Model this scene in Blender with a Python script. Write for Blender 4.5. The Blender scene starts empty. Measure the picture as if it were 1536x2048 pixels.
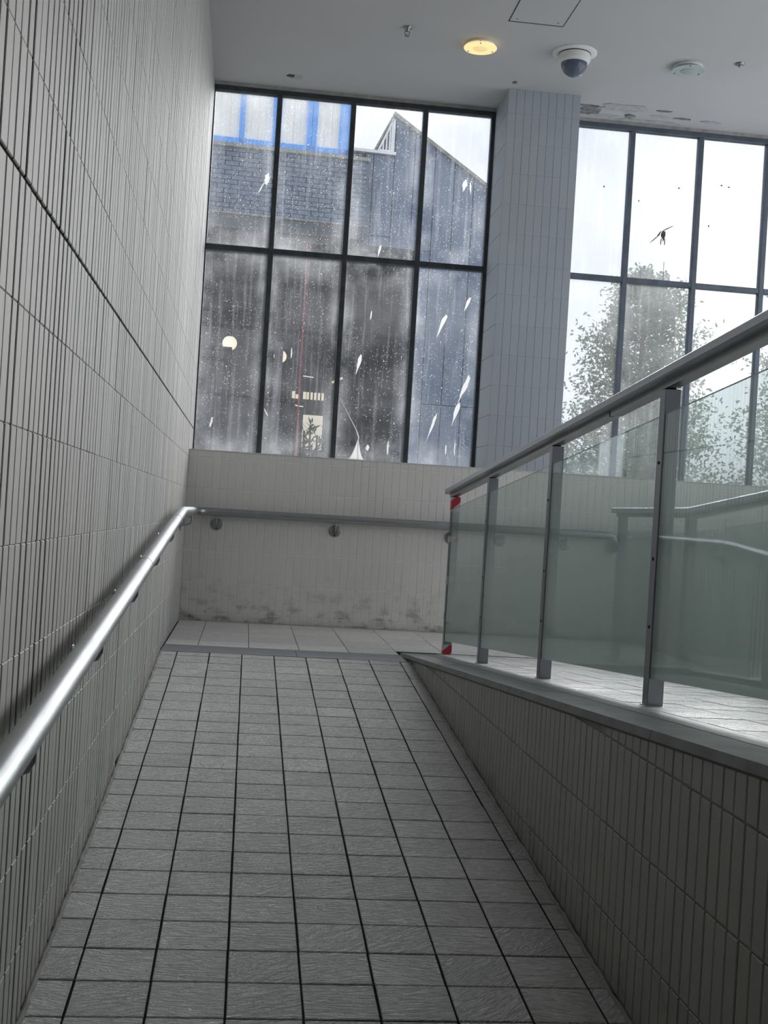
import bpy, math, random
from mathutils import Vector, Matrix
rnd = random.Random(7)
SC = bpy.context.scene
COL = SC.collection
# ------------------------------------------------------------------ camera
EYE = 0.95
F_PX = 2400.0
def unit(v): return v / v.length
_Y = unit(Vector((-273, 7, -F_PX)))
_U = Vector((math.sin(math.radians(3.5)), math.cos(math.radians(3.5)), 0))
_U = unit(_U - _Y * _U.dot(_Y))
_X = _Y.cross(_U) * 1.0
M3 = Matrix((_X, _Y, _U))
cam_data = bpy.data.cameras.new('camera')
cam = bpy.data.objects.new('camera', cam_data)
COL.objects.link(cam)
cam_data.sensor_fit = 'VERTICAL'
cam_data.sensor_height = 36.0
cam_data.sensor_width = 27.0
cam_data.lens = F_PX / 2048 * 36.0
cam_data.clip_end = 500
cam_data.clip_start = 0.02
m = M3.to_4x4(); m.translation = Vector((0, 0, EYE))
cam.matrix_world = m
SC.camera = cam
# ------------------------------------------------------------------ view, world, lights
SC.view_settings.view_transform = 'Standard'
SC.view_settings.look = 'None'
SC.view_settings.exposure = 0.78
SC.view_settings.gamma = 1.0
SC.view_settings.use_curve_mapping = False
SC.cycles.max_bounces = 14
SC.cycles.diffuse_bounces = 6
SC.cycles.transparent_max_bounces = 24
SC.cycles.caustics_reflective = False
SC.cycles.caustics_refractive = False
SC.cycles.use_denoising = True
SC.cycles.sample_clamp_indirect = 6.0

W_STRENGTH = 1.22
world = bpy.data.worlds.new('overcast_sky'); SC.world = world
world.use_nodes = True
nt = world.node_tree; nt.nodes.clear()
tc = nt.nodes.new('ShaderNodeTexCoord')
nz = nt.nodes.new('ShaderNodeTexNoise'); nz.inputs['Scale'].default_value = 3.2; nz.inputs['Detail'].default_value = 4
nz.inputs['Roughness'].default_value = 0.5
cr = nt.nodes.new('ShaderNodeValToRGB')
cr.color_ramp.elements[0].position = 0.33; cr.color_ramp.elements[0].color = (0.52, 0.56, 0.66, 1)
cr.color_ramp.elements[1].position = 0.66; cr.color_ramp.elements[1].color = (0.89, 0.895, 0.92, 1)
bg = nt.nodes.new('ShaderNodeBackground'); bg.inputs['Strength'].default_value = W_STRENGTH
wo = nt.nodes.new('ShaderNodeOutputWorld')
nt.links.new(tc.outputs['Generated'], nz.inputs['Vector'])
nt.links.new(nz.outputs['Fac'], cr.inputs['Fac'])
nt.links.new(cr.outputs['Color'], bg.inputs['Color'])
nt.links.new(bg.outputs['Background'], wo.inputs['Surface'])

sun_d = bpy.data.lights.new('veiled_sun', 'SUN'); sun_d.energy = 5.4; sun_d.angle = math.radians(42); sun_d.color = (1.0, 0.98, 0.95)
sun = bpy.data.objects.new('veiled_sun', sun_d); COL.objects.link(sun)
sun.rotation_euler = Vector((0.42, 0.86, 0.40)).to_track_quat('Z', 'Y').to_euler()
def area(name, loc, rot, sx, sy, energy=0, color=(1, 1, 1), portal=False):
    l = bpy.data.lights.new(name, 'AREA'); l.shape = 'RECTANGLE'; l.size = sx; l.size_y = sy
    l.energy = energy; l.color = color
    if portal: l.cycles.is_portal = True
    o = bpy.data.objects.new(name, l); COL.objects.link(o)
    o.location = loc; o.rotation_euler = rot
    return o
H = math.pi / 2
# portals guide sky light through the openings of the hall (they add no light)
area('window_portal', (2.35, 10.72, 3.0), (-H, 0, 0), 5.7, 3.3, portal=True)
area('side_portal', (5.42, 6.9, 2.7), (0, H, 0), 3.7, 6.9, portal=True)
area('added_opening_portal', (4.3, -6.8, 2.3), (H, 0, 0), 1.8, 2.1, portal=True)  # for the opening added in the unseen end wall to let light in

# ------------------------------------------------------------------ helpers
def setp(o, label=None, cat=None, group=None, kind=None):
    if label: o['label'] = label
    if cat: o['category'] = cat
    if group: o['group'] = group
    if kind: o['kind'] = kind
    return o

def wloc(o):
    v = Vector((0, 0, 0))
    while o: v = v + o.location; o = o.parent
    return v

def empty(name, loc, label=None, cat=None, group=None, kind=None):
    o = bpy.data.objects.new(name, None); COL.objects.link(o); o.location = loc
    o.empty_display_size = 0.1
    return setp(o, label, cat, group, kind)

class MB:
    def __init__(s): s.v = []; s.f = []; s.mi = []; s.sm = []
    def add(s, vs, fs, mi=0, smooth=False):
        b = len(s.v); s.v.extend([Vector(p) for p in vs])
        for f in fs: s.f.append([b + i for i in f]); s.mi.append(mi); s.sm.append(smooth)
        return s
    def box(s, x0, x1, y0, y1, z0, z1, mi=0):
        return s.hexa([(x0, y0, z0), (x1, y0, z0), (x1, y1, z0), (x0, y1, z0), (x0, y0, z1), (x1, y0, z1), (x1, y1, z1), (x0, y1, z1)], mi)
    def hexa(s, p, mi=0):
        return s.add(p, [(0, 3, 2, 1), (4, 5, 6, 7), (0, 1, 5, 4), (1, 2, 6, 5), (2, 3, 7, 6), (3, 0, 4, 7)], mi)
    def cbox(s, x0, x1, y0, y1, z0, z1, c, mi=0):
        """box with all edges chamfered by c"""
        vs = []; idx = {}
        for i, x in enumerate((x0, x1)):
            for j, y in enumerate((y0, y1)):
                for k, z in enumerate((z0, z1)):
                    sx, sy, sz = (1, -1)[i], (1, -1)[j], (1, -1)[k]
                    idx[i, j, k, 0] = len(vs); vs.append((x, y + sy * c, z + sz * c))
                    idx[i, j, k, 1] = len(vs); vs.append((x + sx * c, y, z + sz * c))
                    idx[i, j, k, 2] = len(vs); vs.append((x + sx * c, y + sy * c, z))
        fs = []
        I = idx
        for a in (0, 1):
            q = [I[a, 0, 0, 0], I[a, 1, 0, 0], I[a, 1, 1, 0], I[a, 0, 1, 0]]; fs.append(q if a else q[::-1])
            q = [I[0, a, 0, 1], I[0, a, 1, 1], I[1, a, 1, 1], I[1, a, 0, 1]]; fs.append(q if a else q[::-1])
            q = [I[0, 0, a, 2], I[1, 0, a, 2], I[1, 1, a, 2], I[0, 1, a, 2]]; fs.append(q if a else q[::-1])
        for a in (0, 1):
            for b in (0, 1):
                fl = (a == b)
                q = [I[a, b, 0, 0], I[a, b, 0, 1], I[a, b, 1, 1], I[a, b, 1, 0]]; fs.append(q if fl else q[::-1])
                q = [I[0, a, b, 1], I[0, a, b, 2], I[1, a, b, 2], I[1, a, b, 1]]; fs.append(q if fl else q[::-1])
                q = [I[a, 0, b, 2], I[a, 0, b, 0], I[a, 1, b, 0], I[a, 1, b, 2]]; fs.append(q if fl else q[::-1])
                for k in (0, 1):
                    q = [I[a, b, k, 0], I[a, b, k, 1], I[a, b, k, 2]]; fs.append(q)
        return s.add(vs, fs, mi)
    def tube(s, pts, r, seg=16, caps=True, mi=0, smooth=True):
        pts = [Vector(p) for p in pts]; n = len(pts); rings = []
        rr = r if isinstance(r, (list, tuple)) else [r] * n
        t0 = unit(pts[1] - pts[0]); ref = Vector((0, 0, 1)) if abs(t0.z) < 0.9 else Vector((1, 0, 0))
        a = unit(ref - t0 * ref.dot(t0))
        for i in range(n):
            t = unit(pts[min(i + 1, n - 1)] - pts[max(i - 1, 0)])
            a = unit(a - t * a.dot(t)); b = t.cross(a)
            rings.append([pts[i] + (a * math.cos(k * 2 * math.pi / seg) + b * math.sin(k * 2 * math.pi / seg)) * rr[i] for k in range(seg)])
        vs = [p for r_ in rings for p in r_]
        fs = [(i * seg + k, i * seg + (k + 1) % seg, (i + 1) * seg + (k + 1) % seg, (i + 1) * seg + k) for i in range(n - 1) for k in range(seg)]
        s.add(vs, fs, mi, smooth)
        if caps:
            s.add(rings[0], [tuple(range(seg))[::-1]], mi); s.add(rings[-1], [tuple(range(seg))], mi)
        return s
    def lathe(s, prof, c, seg=32, mi=0, axis='z', smooth=True, ry=1.0):
        """prof: (radius, height) list around axis through c"""
        vs = []
        for (r, h) in prof:
            for k in range(seg):
                a = 2 * math.pi * k / seg
                p = (r * math.cos(a), r * math.sin(a) * ry, h)
                if axis == 'y': p = (p[0], p[2], p[1])
                if axis == 'x': p = (p[2], p[0], p[1])
                vs.append((c[0] + p[0], c[1] + p[1], c[2] + p[2]))
        n = len(prof)
        fs = [(i * seg + k, i * seg + (k + 1) % seg, (i + 1) * seg + (k + 1) % seg, (i + 1) * seg + k) for i in range(n - 1) for k in range(seg)]
        s.add(vs, fs, mi, smooth)
        if prof[0][0] > 1e-5: s.add(vs[:seg], [tuple(range(seg))[::-1]], mi)
        if prof[-1][0] > 1e-5: s.add(vs[-seg:], [tuple(range(seg))], mi)
        return s
    def prism(s, poly, d0, d1, fn, mi=0):
        """poly list of (a,b); fn(a,b,d)->point"""
        n = len(poly)
        vs = [fn(a, b, d0) for a, b in poly] + [fn(a, b, d1) for a, b in poly]
        fs = [tuple(range(n))[::-1], tuple(range(n, 2 * n))] + [(i, (i + 1) % n, n + (i + 1) % n, n + i) for i in range(n)]
        return s.add(vs, fs, mi)
    def tile_x(s, y0, y1, z0, z1, x, t, c=0.004, mi=0, d=1):
        """tile standing on a wall x=const, facing d*x"""
        return s.pyr([(x, y0, z0), (x, y1, z0), (x, y1, z1), (x, y0, z1)], Vector((d * t, 0, 0)), c, mi, flip=(d < 0))
    def pyr(s, q, n, c, mi=0, flip=False, side=None):
        q = [Vector(p) for p in q]; k = len(q); cen = sum(q, Vector()) / k
        nn = unit(n); top = []
        for i in range(k):
            e1 = unit(q[(i + 1) % k] - q[i]); e0 = unit(q[i] - q[i - 1])
            top.append(q[i] + (e1 - e0) * c)
        mid = [p + n - nn * c for p in q]; top = [p + n for p in top]
        vs = q + mid + top; fs = []
        for L in (0, 1):
            for i in range(k): fs.append((L * k + i, L * k + (i + 1) % k, (L + 1) * k + (i + 1) % k, (L + 1) * k + i))
        fs.append(tuple(range(2 * k, 3 * k)))
        if flip: fs = [f[::-1] for f in fs]
        b = len(s.f); s.add(vs, fs, mi)
        if side:                                      # the joint-side faces carry the grout colour
            for i in side: s.mi[b + i] = 1
        return s
    def mesh(s, name, mats, off=Vector((0, 0, 0))):
        me = bpy.data.meshes.new(name)
        me.from_pydata([tuple(p - off) for p in s.v], [], s.f)
        for mm in (mats if isinstance(mats, (list, tuple)) else [mats]): me.materials.append(mm)
        me.polygons.foreach_set('material_index', s.mi)
        me.polygons.foreach_set('use_smooth', s.sm)
        me.update()
        return me
    def build(s, name, mats, parent=None, loc=None, label=None, cat=None, group=None, kind=None):
        if parent is not None:
            base = wloc(parent)
            l = Vector(loc) if loc is not None else base
            me = s.mesh(name, mats, l)
            o = bpy.data.objects.new(name, me); COL.objects.link(o); o.parent = parent; o.location = l - base
        else:
            l = Vector(loc) if loc is not None else Vector((0, 0, 0))
            me = s.mesh(name, mats, l)
            o = bpy.data.objects.new(name, me); COL.objects.link(o); o.location = l
        return setp(o, label, cat, group, kind)

# ------------------------------------------------------------------ materials
def mat(name):
    mm = bpy.data.materials.new(name); mm.use_nodes = True
    return mm, mm.node_tree, mm.node_tree.nodes['Principled BSDF']
def N(nt, t, **kw):
    n = nt.nodes.new(t)
    for k, v in kw.items():
        if k in n.inputs: n.inputs[k].default_value = v
        else: setattr(n, k, v)
    return n
def ramp(nt, src, stops, interp='LINEAR'):
    r = nt.nodes.new('ShaderNodeValToRGB'); cr = r.color_ramp; cr.interpolation = interp
    while len(cr.elements) < len(stops): cr.elements.new(0.5)
    for e, (p, c) in zip(cr.elements, stops):
        e.position = p; e.color = (c, c, c, 1) if isinstance(c, (int, float)) else (*c, 1)
    nt.links.new(src, r.inputs['Fac']); return r.outputs['Color']
def mixc(nt, fac, a, b, blend='MIX'):
    n = nt.nodes.new('ShaderNodeMix'); n.data_type = 'RGBA'; n.blend_type = blend
    for i, v in ((0, fac), (6, a), (7, b)):
        if hasattr(v, 'is_output') or hasattr(v, 'links'): nt.links.new(v, n.inputs[i])
        elif i == 0: n.inputs[0].default_value = v
        else: n.inputs[i].default_value = (*v, 1) if len(v) == 3 else v
    return n.outputs[2]
def math_(nt, op, a, b=0.0, c=None, clamp=False):
    n = nt.nodes.new('ShaderNodeMath'); n.operation = op; n.use_clamp = clamp
    for i, v in ((0, a), (1, b), (2, c)):
        if v is None: continue
        if hasattr(v, 'links'): nt.links.new(v, n.inputs[i])
        else: n.inputs[i].default_value = v
    return n.outputs[0]
def noise(nt, vec, scale, detail=3, rough=0.5, dist=0.0, map_scale=None, rot=None):
    if map_scale is not None or rot is not None:
        mp = N(nt, 'ShaderNodeMapping')
        if map_scale: mp.inputs['Scale'].default_value = map_scale
        if rot: mp.inputs['Rotation'].default_value = rot
        nt.links.new(vec, mp.inputs['Vector']); vec = mp.outputs['Vector']
    n = N(nt, 'ShaderNodeTexNoise', Scale=scale, Detail=detail, Roughness=rough, Distortion=dist)
    nt.links.new(vec, n.inputs['Vector']); return n.outputs['Fac']
def bump(nt, p, h, strength, dist):
    b = N(nt, 'ShaderNodeBump', Strength=strength, Distance=dist)
    nt.links.new(h, b.inputs['Height']); nt.links.new(b.outputs['Normal'], p.inputs['Normal'])
def pos(nt): return nt.nodes.new('ShaderNodeNewGeometry').outputs['Position']
def simple(name, col, rough=0.5, metal=0.0, bscale=0, bstr=0.2, bdist=0.002, var=0.0, vscale=4, emis=None, estr=0):
    mm, nt, p = mat(name)
    p.inputs['Base Color'].default_value = (*col, 1); p.inputs['Roughness'].default_value = rough; p.inputs['Metallic'].default_value = metal
    if var:
        f = noise(nt, pos(nt), vscale, 4, 0.6)
        nt.links.new(mixc(nt, ramp(nt, f, [(0.3, 0.0), (0.7, 1.0)]), [c * (1 - var) for c in col], [min(1, c * (1 + var)) for c in col]), p.inputs['Base Color'])
    if bscale: bump(nt, p, noise(nt, pos(nt), bscale, 3), bstr, bdist)
    if emis: p.inputs['Emission Color'].default_value = (*emis, 1); p.inputs['Emission Strength'].default_value = estr
    return mm

def wall_tile_mat(name, col, stain_h=0.45, rough=0.42, stain=0.5, wall_y=None):
    mm, nt, p = mat(name)
    P = pos(nt)
    oi = nt.nodes.new('ShaderNodeObjectInfo')
    big = noise(nt, P, 0.9, 3); fine = noise(nt, P, 14, 4, 0.65)
    c = mixc(nt, ramp(nt, big, [(0.3, 0), (0.7, 1)]), [v * 0.93 for v in col], [v * 1.05 for v in col])
    c = mixc(nt, ramp(nt, oi.outputs['Random'], [(0.0, 0), (1.0, 0.16)]), c, [v * 0.8 for v in col])
    # scuffs and mud splashed up the lower part
    mud = ramp(nt, noise(nt, P, 6.5, 6, 0.72, map_scale=(1, 1, 1.6)), [(0.50, 0), (0.66, 1)])
    sep = nt.nodes.new('ShaderNodeSeparateXYZ'); nt.links.new(P, sep.inputs[0])
    if wall_y is None:
        hh = math_(nt, 'ADD', sep.outputs['Z'], 0.0)
    else:   # height above the sloping lower ramp
        ry = math_(nt, 'MULTIPLY', math_(nt, 'MINIMUM', math_(nt, 'SUBTRACT', sep.outputs['Y'], 7.87), 0.0), 0.083)
        hh = math_(nt, 'SUBTRACT', sep.outputs['Z'], ry)
    low = ramp(nt, math_(nt, 'DIVIDE', hh, stain_h, clamp=True), [(0.0, 1.0), (0.35, 0.55), (1.0, 0.0)])
    c = mixc(nt, math_(nt, 'MULTIPLY', math_(nt, 'MULTIPLY', mud, low), stain), c, (0.13, 0.12, 0.11))
    grime = ramp(nt, math_(nt, 'DIVIDE', hh, 0.10, clamp=True), [(0.0, 0.5), (1.0, 0.0)])
    c = mixc(nt, math_(nt, 'MULTIPLY', grime, fine), c, (0.10, 0.095, 0.085))
    nt.links.new(c, p.inputs['Base Color']); p.inputs['Roughness'].default_value = rough
    bump(nt, p, fine, 0.10, 0.004)
    return mm
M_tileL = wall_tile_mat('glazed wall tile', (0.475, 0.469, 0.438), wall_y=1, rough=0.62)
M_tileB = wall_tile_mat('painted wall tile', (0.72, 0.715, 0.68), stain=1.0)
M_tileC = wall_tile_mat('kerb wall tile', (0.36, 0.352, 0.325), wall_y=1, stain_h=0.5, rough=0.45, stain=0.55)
M_tileK = wall_tile_mat('glare tinted column tile', (0.42, 0.46, 0.51), stain=0.0, rough=0.6)  # blue-grey holds the cool glare over the column, put into the tile colour
M_groutL = simple('dark grout', (0.045, 0.043, 0.04), 0.9, var=0.35, vscale=9)
M_groutB = simple('pale grout', (0.88, 0.87, 0.84), 0.85, var=0.08, vscale=8)
M_groutC = simple('kerb grout', (0.31, 0.305, 0.28), 0.9, var=0.2, vscale=8)
M_groutF = simple('floor grout', (0.030, 0.030, 0.032), 0.9, var=0.3, vscale=20)

for _m in (M_groutF, M_groutL): _m.node_tree.nodes['Principled BSDF'].inputs['Specular IOR Level'].default_value = 0.0
def floor_tile_mat(name, col, rough, relief, dirt=0.25, ior=1.5):
    mm, nt, p = mat(name)
    t = nt.nodes.new('ShaderNodeTexCoord'); oi = nt.nodes.new('ShaderNodeObjectInfo')
    rot = nt.nodes.new('ShaderNodeVectorRotate'); rot.rotation_type = 'Z_AXIS'
    nt.links.new(t.outputs['Object'], rot.inputs['Vector'])
    r4 = math_(nt, 'MULTIPLY', math_(nt, 'SUBTRACT', math_(nt, 'FRACT', math_(nt, 'MULTIPLY', oi.outputs['Random'], 7.0)), 0.5), 1.1)
    nt.links.new(math_(nt, 'SUBTRACT', r4, 0.25), rot.inputs['Angle'])
    add = nt.nodes.new('ShaderNodeVectorMath'); add.operation = 'ADD'
    nt.links.new(rot.outputs[0], add.inputs[0])
    sc = nt.nodes.new('ShaderNodeVectorMath'); sc.operation = 'SCALE'; sc.inputs[0].default_value = (31, 17, 9)
    nt.links.new(oi.outputs['Random'], sc.inputs['Scale']); nt.links.new(sc.outputs[0], add.inputs[1])
    V = add.outputs[0]
    h = noise(nt, V, 34, 4, 0.62, 1.4, map_scale=(0.55, 2.4, 1))
    h2 = noise(nt, V, 90, 2, 0.5, 0.6, map_scale=(0.6, 2.0, 1))
    hh = math_(nt, 'ADD', math_(nt, 'MULTIPLY', h, 0.8), math_(nt, 'MULTIPLY', h2, 0.25))
    P = pos(nt)
    c = mixc(nt, ramp(nt, oi.outputs['Random'], [(0, 0), (1, 1)]), [v * 0.88 for v in col], [v * 1.05 for v in col])
    c = mixc(nt, ramp(nt, h, [(0.38, 0.55), (0.56, 0.0)]), c, [v * 0.45 for v in col])
    c = mixc(nt, math_(nt, 'MULTIPLY', ramp(nt, noise(nt, P, 2.2, 5, 0.6), [(0.42, 0), (0.7, 1)]), dirt), c, [v * 0.5 for v in col])
    nt.links.new(c, p.inputs['Base Color']); p.inputs['Roughness'].default_value = rough; p.inputs['IOR'].default_value = ior
    bump(nt, p, hh, relief, 0.02)
    return mm
M_ramp = floor_tile_mat('riven ramp tile', (0.82, 0.81, 0.80), 0.27, 1.0, ior=2.05)
M_land = floor_tile_mat('smooth landing tile', (0.90, 0.885, 0.84), 0.30, 0.08, dirt=0.12)
M_strip = simple('dark stone strip', (0.17, 0.18, 0.20), 0.45, bscale=60, bstr=0.2, var=0.15, vscale=6)
M_cap = simple('kerb capping stone', (0.20, 0.20, 0.205), 0.42, bscale=45, bstr=0.25, bdist=0.003, var=0.25, vscale=7)

def ceiling_mat():
    mm, nt, p = mat('painted plaster ceiling'); P = pos(nt)
    c = mixc(nt, ramp(nt, noise(nt, P, 0.8, 4), [(0.3, 0), (0.7, 1)]), (0.50, 0.51, 0.515), (0.54, 0.55, 0.555))
    nt.links.new(c, p.inputs['Base Color']); p.inputs['Roughness'].default_value = 0.75
    bump(nt, p, noise(nt, P, 25, 4), 0.12, 0.004)
    return mm
M_ceil = ceiling_mat()
M_damage = simple('damp plaster', (0.22, 0.22, 0.22), 0.95, bscale=30, bstr=0.8, bdist=0.01, var=0.6, vscale=14)
M_flake = simple('flaking paint', (0.44, 0.45, 0.455), 0.8, var=0.2, vscale=20)
def steel(name, col, rough, var=0.25):
    mm, nt, p = mat(name); P = pos(nt)
    f = noise(nt, P, 3, 3, 0.5)
    nt.links.new(mixc(nt, f, [c * (1 - var) for c in col], [min(1, c * (1 + var * 0.5)) for c in col]), p.inputs['Base Color'])
    p.inputs['Metallic'].default_value = 1.0
    nt.links.new(ramp(nt, noise(nt, P, 6, 3), [(0.3, rough * 0.88), (0.7, rough * 1.12)]), p.inputs['Roughness'])
    return mm
M_steel = steel('brushed steel', (0.38, 0.39, 0.40), 0.38, 0.12)
M_steel2 = steel('dull rail steel', (0.42, 0.44, 0.47), 0.38)
M_post = steel('dark post steel', (0.27, 0.285, 0.31), 0.36)
M_plate = steel('dark wall plate', (0.34, 0.35, 0.35), 0.35)
M_darkmetal = simple('dark window frame', (0.055, 0.065, 0.07), 0.45, 0.3, var=0.3, vscale=10)
M_glareframe = simple('glare tinted window frame', (0.10, 0.125, 0.155), 0.45, 0.2, var=0.2, vscale=10)  # dark frame lightened to blue-grey, the window glare put into its colour
M_grey = simple('frame edge bead', (0.33, 0.33, 0.32), 0.6, var=0.25, vscale=14)
M_black = simple('black fitting', (0.03, 0.03, 0.03), 0.5)
M_white = simple('white plastic', (0.78, 0.79, 0.78), 0.4)
M_drop = simple('dried dropping', (0.85, 0.85, 0.82), 0.8, var=0.2, vscale=60)
def drop_mat():
    mm, nt, p = mat('white dropping'); tl = N(nt, 'ShaderNodeBsdfTranslucent'); tl.inputs['Color'].default_value = (.9, .9, .88, 1)
    p.inputs['Base Color'].default_value = (.8, .8, .77, 1)
    mx = N(nt, 'ShaderNodeMixShader'); mx.inputs[0].default_value = .9
    o = [n for n in nt.nodes if n.type == 'OUTPUT_MATERIAL'][0]
    nt.links.new(p.outputs[0], mx.inputs[1]); nt.links.new(tl.outputs[0], mx.inputs[2]); nt.links.new(mx.outputs[0], o.inputs[0]); return mm
M_drop = drop_mat()
M_dropdk = simple('dark dropping', (0.10, 0.085, 0.06), 0.8, var=0.4, vscale=60)
M_red = simple('red cord', (0.42, 0.05, 0.06), 0.6)

def tape_mat():
    mm, nt, p = mat('red and white tape'); P = pos(nt)
    mp = N(nt, 'ShaderNodeMapping'); mp.inputs['Rotation'].default_value = (0.0, 0.75, 0)
    nt.links.new(P, mp.inputs['Vector'])
    sp = nt.nodes.new('ShaderNodeSeparateXYZ'); nt.links.new(mp.outputs[0], sp.inputs[0])
    f = math_(nt, 'FRACT', math_(nt, 'MULTIPLY', sp.outputs['Z'], 9.0))
    c = ramp(nt, f, [(0.0, (0.50, 0.03, 0.05)), (0.45, (0.55, 0.55, 0.53))], 'CONSTANT')
    nt.links.new(c, p.inputs['Base Color']); p.inputs['Roughness'].default_value = 0.35
    return mm
M_tape = tape_mat()

def pane_mat(name, veil, seed, tint=(1, 1, 1), specks=1.0, edge_amt=.36):
    """dirty window glass: clear transmission, dust that scatters daylight, white specks, streaks"""
    mm = bpy.data.materials.new(name); mm.use_nodes = True; nt = mm.node_tree; nt.nodes.clear()
    t = nt.nodes.new('ShaderNodeTexCoord'); P0 = nt.nodes.new('ShaderNodeMapping')
    nt.links.new(pos(nt), P0.inputs['Vector']); P0.inputs['Location'].default_value = (seed * 3.1, 0, seed * 1.7)
    P = P0.outputs[0]
    g = nt.nodes.new('ShaderNodeSeparateXYZ'); nt.links.new(t.outputs['Generated'], g.inputs[0])
    # dust gathers toward the pane's edges and foot
    ex = math_(nt, 'ABSOLUTE', math_(nt, 'SUBTRACT', g.outputs['X'], 0.5))
    ez = math_(nt, 'ABSOLUTE', math_(nt, 'SUBTRACT', g.outputs['Z'], 0.5))
    edge = math_(nt, 'MAXIMUM', ramp(nt, ex, [(0.30, 0.0), (0.5, 0.8)]), ramp(nt, ez, [(0.36, 0.0), (0.5, 0.9)]))
    cloud = ramp(nt, noise(nt, P, 1.9, 6, 0.62), [(0.38, 0.0), (0.72, 1.0)])
    streak = ramp(nt, noise(nt, P, 9, 4, 0.6, map_scale=(3.0, 1, 0.16)), [(0.52, 0.0), (0.78, 1.0)])
    d = math_(nt, 'ADD', math_(nt, 'MULTIPLY', math_(nt, 'MULTIPLY', edge, cloud), edge_amt), math_(nt, 'MULTIPLY', cloud, 0.09))
    d = math_(nt, 'ADD', d, math_(nt, 'MULTIPLY', streak, 0.13))
    d = math_(nt, 'ADD', d, veil)
    def dots(scale, rad, dens, amt):
        v = N(nt, 'ShaderNodeTexVoronoi', Scale=scale); nt.links.new(P, v.inputs['Vector'])
        sel = nt.nodes.new('ShaderNodeSeparateColor'); nt.links.new(v.outputs['Color'], sel.inputs[0])
        m1 = ramp(nt, v.outputs['Distance'], [(rad * 0.6, 1.0), (rad, 0.0)])
        m2 = math_(nt, 'GREATER_THAN', sel.outputs[0], 1 - dens)
        return math_(nt, 'MULTIPLY', math_(nt, 'MULTIPLY', m1, m2), amt)
    s = math_(nt, 'ADD', dots(85, 0.33, 0.24, 0.4), dots(32, 0.17, 0.12, 0.7))
    patch = ramp(nt, noise(nt, P, 1.3, 3), [(0.35, 0.25), (0.6, 1.0)])
    d = math_(nt, 'ADD', d, math_(nt, 'MULTIPLY', math_(nt, 'MULTIPLY', s, patch), specks))
    d = math_(nt, 'MINIMUM', d, 0.9)
    tr = N(nt, 'ShaderNodeBsdfTransparent'); tr.inputs['Color'].default_value = (0.59 * tint[0], 0.602 * tint[1], 0.625 * tint[2], 1)
    tl = N(nt, 'ShaderNodeBsdfTranslucent'); tl.inputs['Color'].default_value = (0.78, 0.80, 0.84, 1)
    df = N(nt, 'ShaderNodeBsdfDiffuse'); df.inputs['Color'].default_value = (0.55, 0.54, 0.50, 1)
    dd = N(nt, 'ShaderNodeMixShader'); dd.inputs[0].default_value = 0.25
    nt.links.new(tl.outputs[0], dd.inputs[1]); nt.links.new(df.outputs[0], dd.inputs[2])
    mx = N(nt, 'ShaderNodeMixShader'); nt.links.new(d, mx.inputs[0]); nt.links.new(tr.outputs[0], mx.inputs[1]); nt.links.new(dd.outputs[0], mx.inputs[2])
    gl = N(nt, 'ShaderNodeBsdfGlossy', Roughness=0.03)
    fr = N(nt, 'ShaderNodeFresnel', IOR=1.35)
    m2 = N(nt, 'ShaderNodeMixShader'); nt.links.new(fr.outputs[0], m2.inputs[0]); nt.links.new(mx.outputs[0], m2.inputs[1]); nt.links.new(gl.outputs[0], m2.inputs[2])
    o = nt.nodes.new('ShaderNodeOutputMaterial'); nt.links.new(m2.outputs[0], o.inputs[0])
    return mm
def clear_mat(name, col=(0.97, 0.98, 0.98)):
    mm = bpy.data.materials.new(name); mm.use_nodes = True; nt = mm.node_tree; nt.nodes.clear()
    tr = N(nt, 'ShaderNodeBsdfTransparent'); tr.inputs['Color'].default_value = (*col, 1)
    o = nt.nodes.new('ShaderNodeOutputMaterial'); nt.links.new(tr.outputs[0], o.inputs[0]); return mm
M_clear = clear_mat('outer glass face')
M_paneA = pane_mat('dusty pane glass', 0.04, 1.0, specks=1.3)
M_paneB = pane_mat('hazy pane glass', 0.08, 4.0, specks=0.3, edge_amt=.15)

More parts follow.
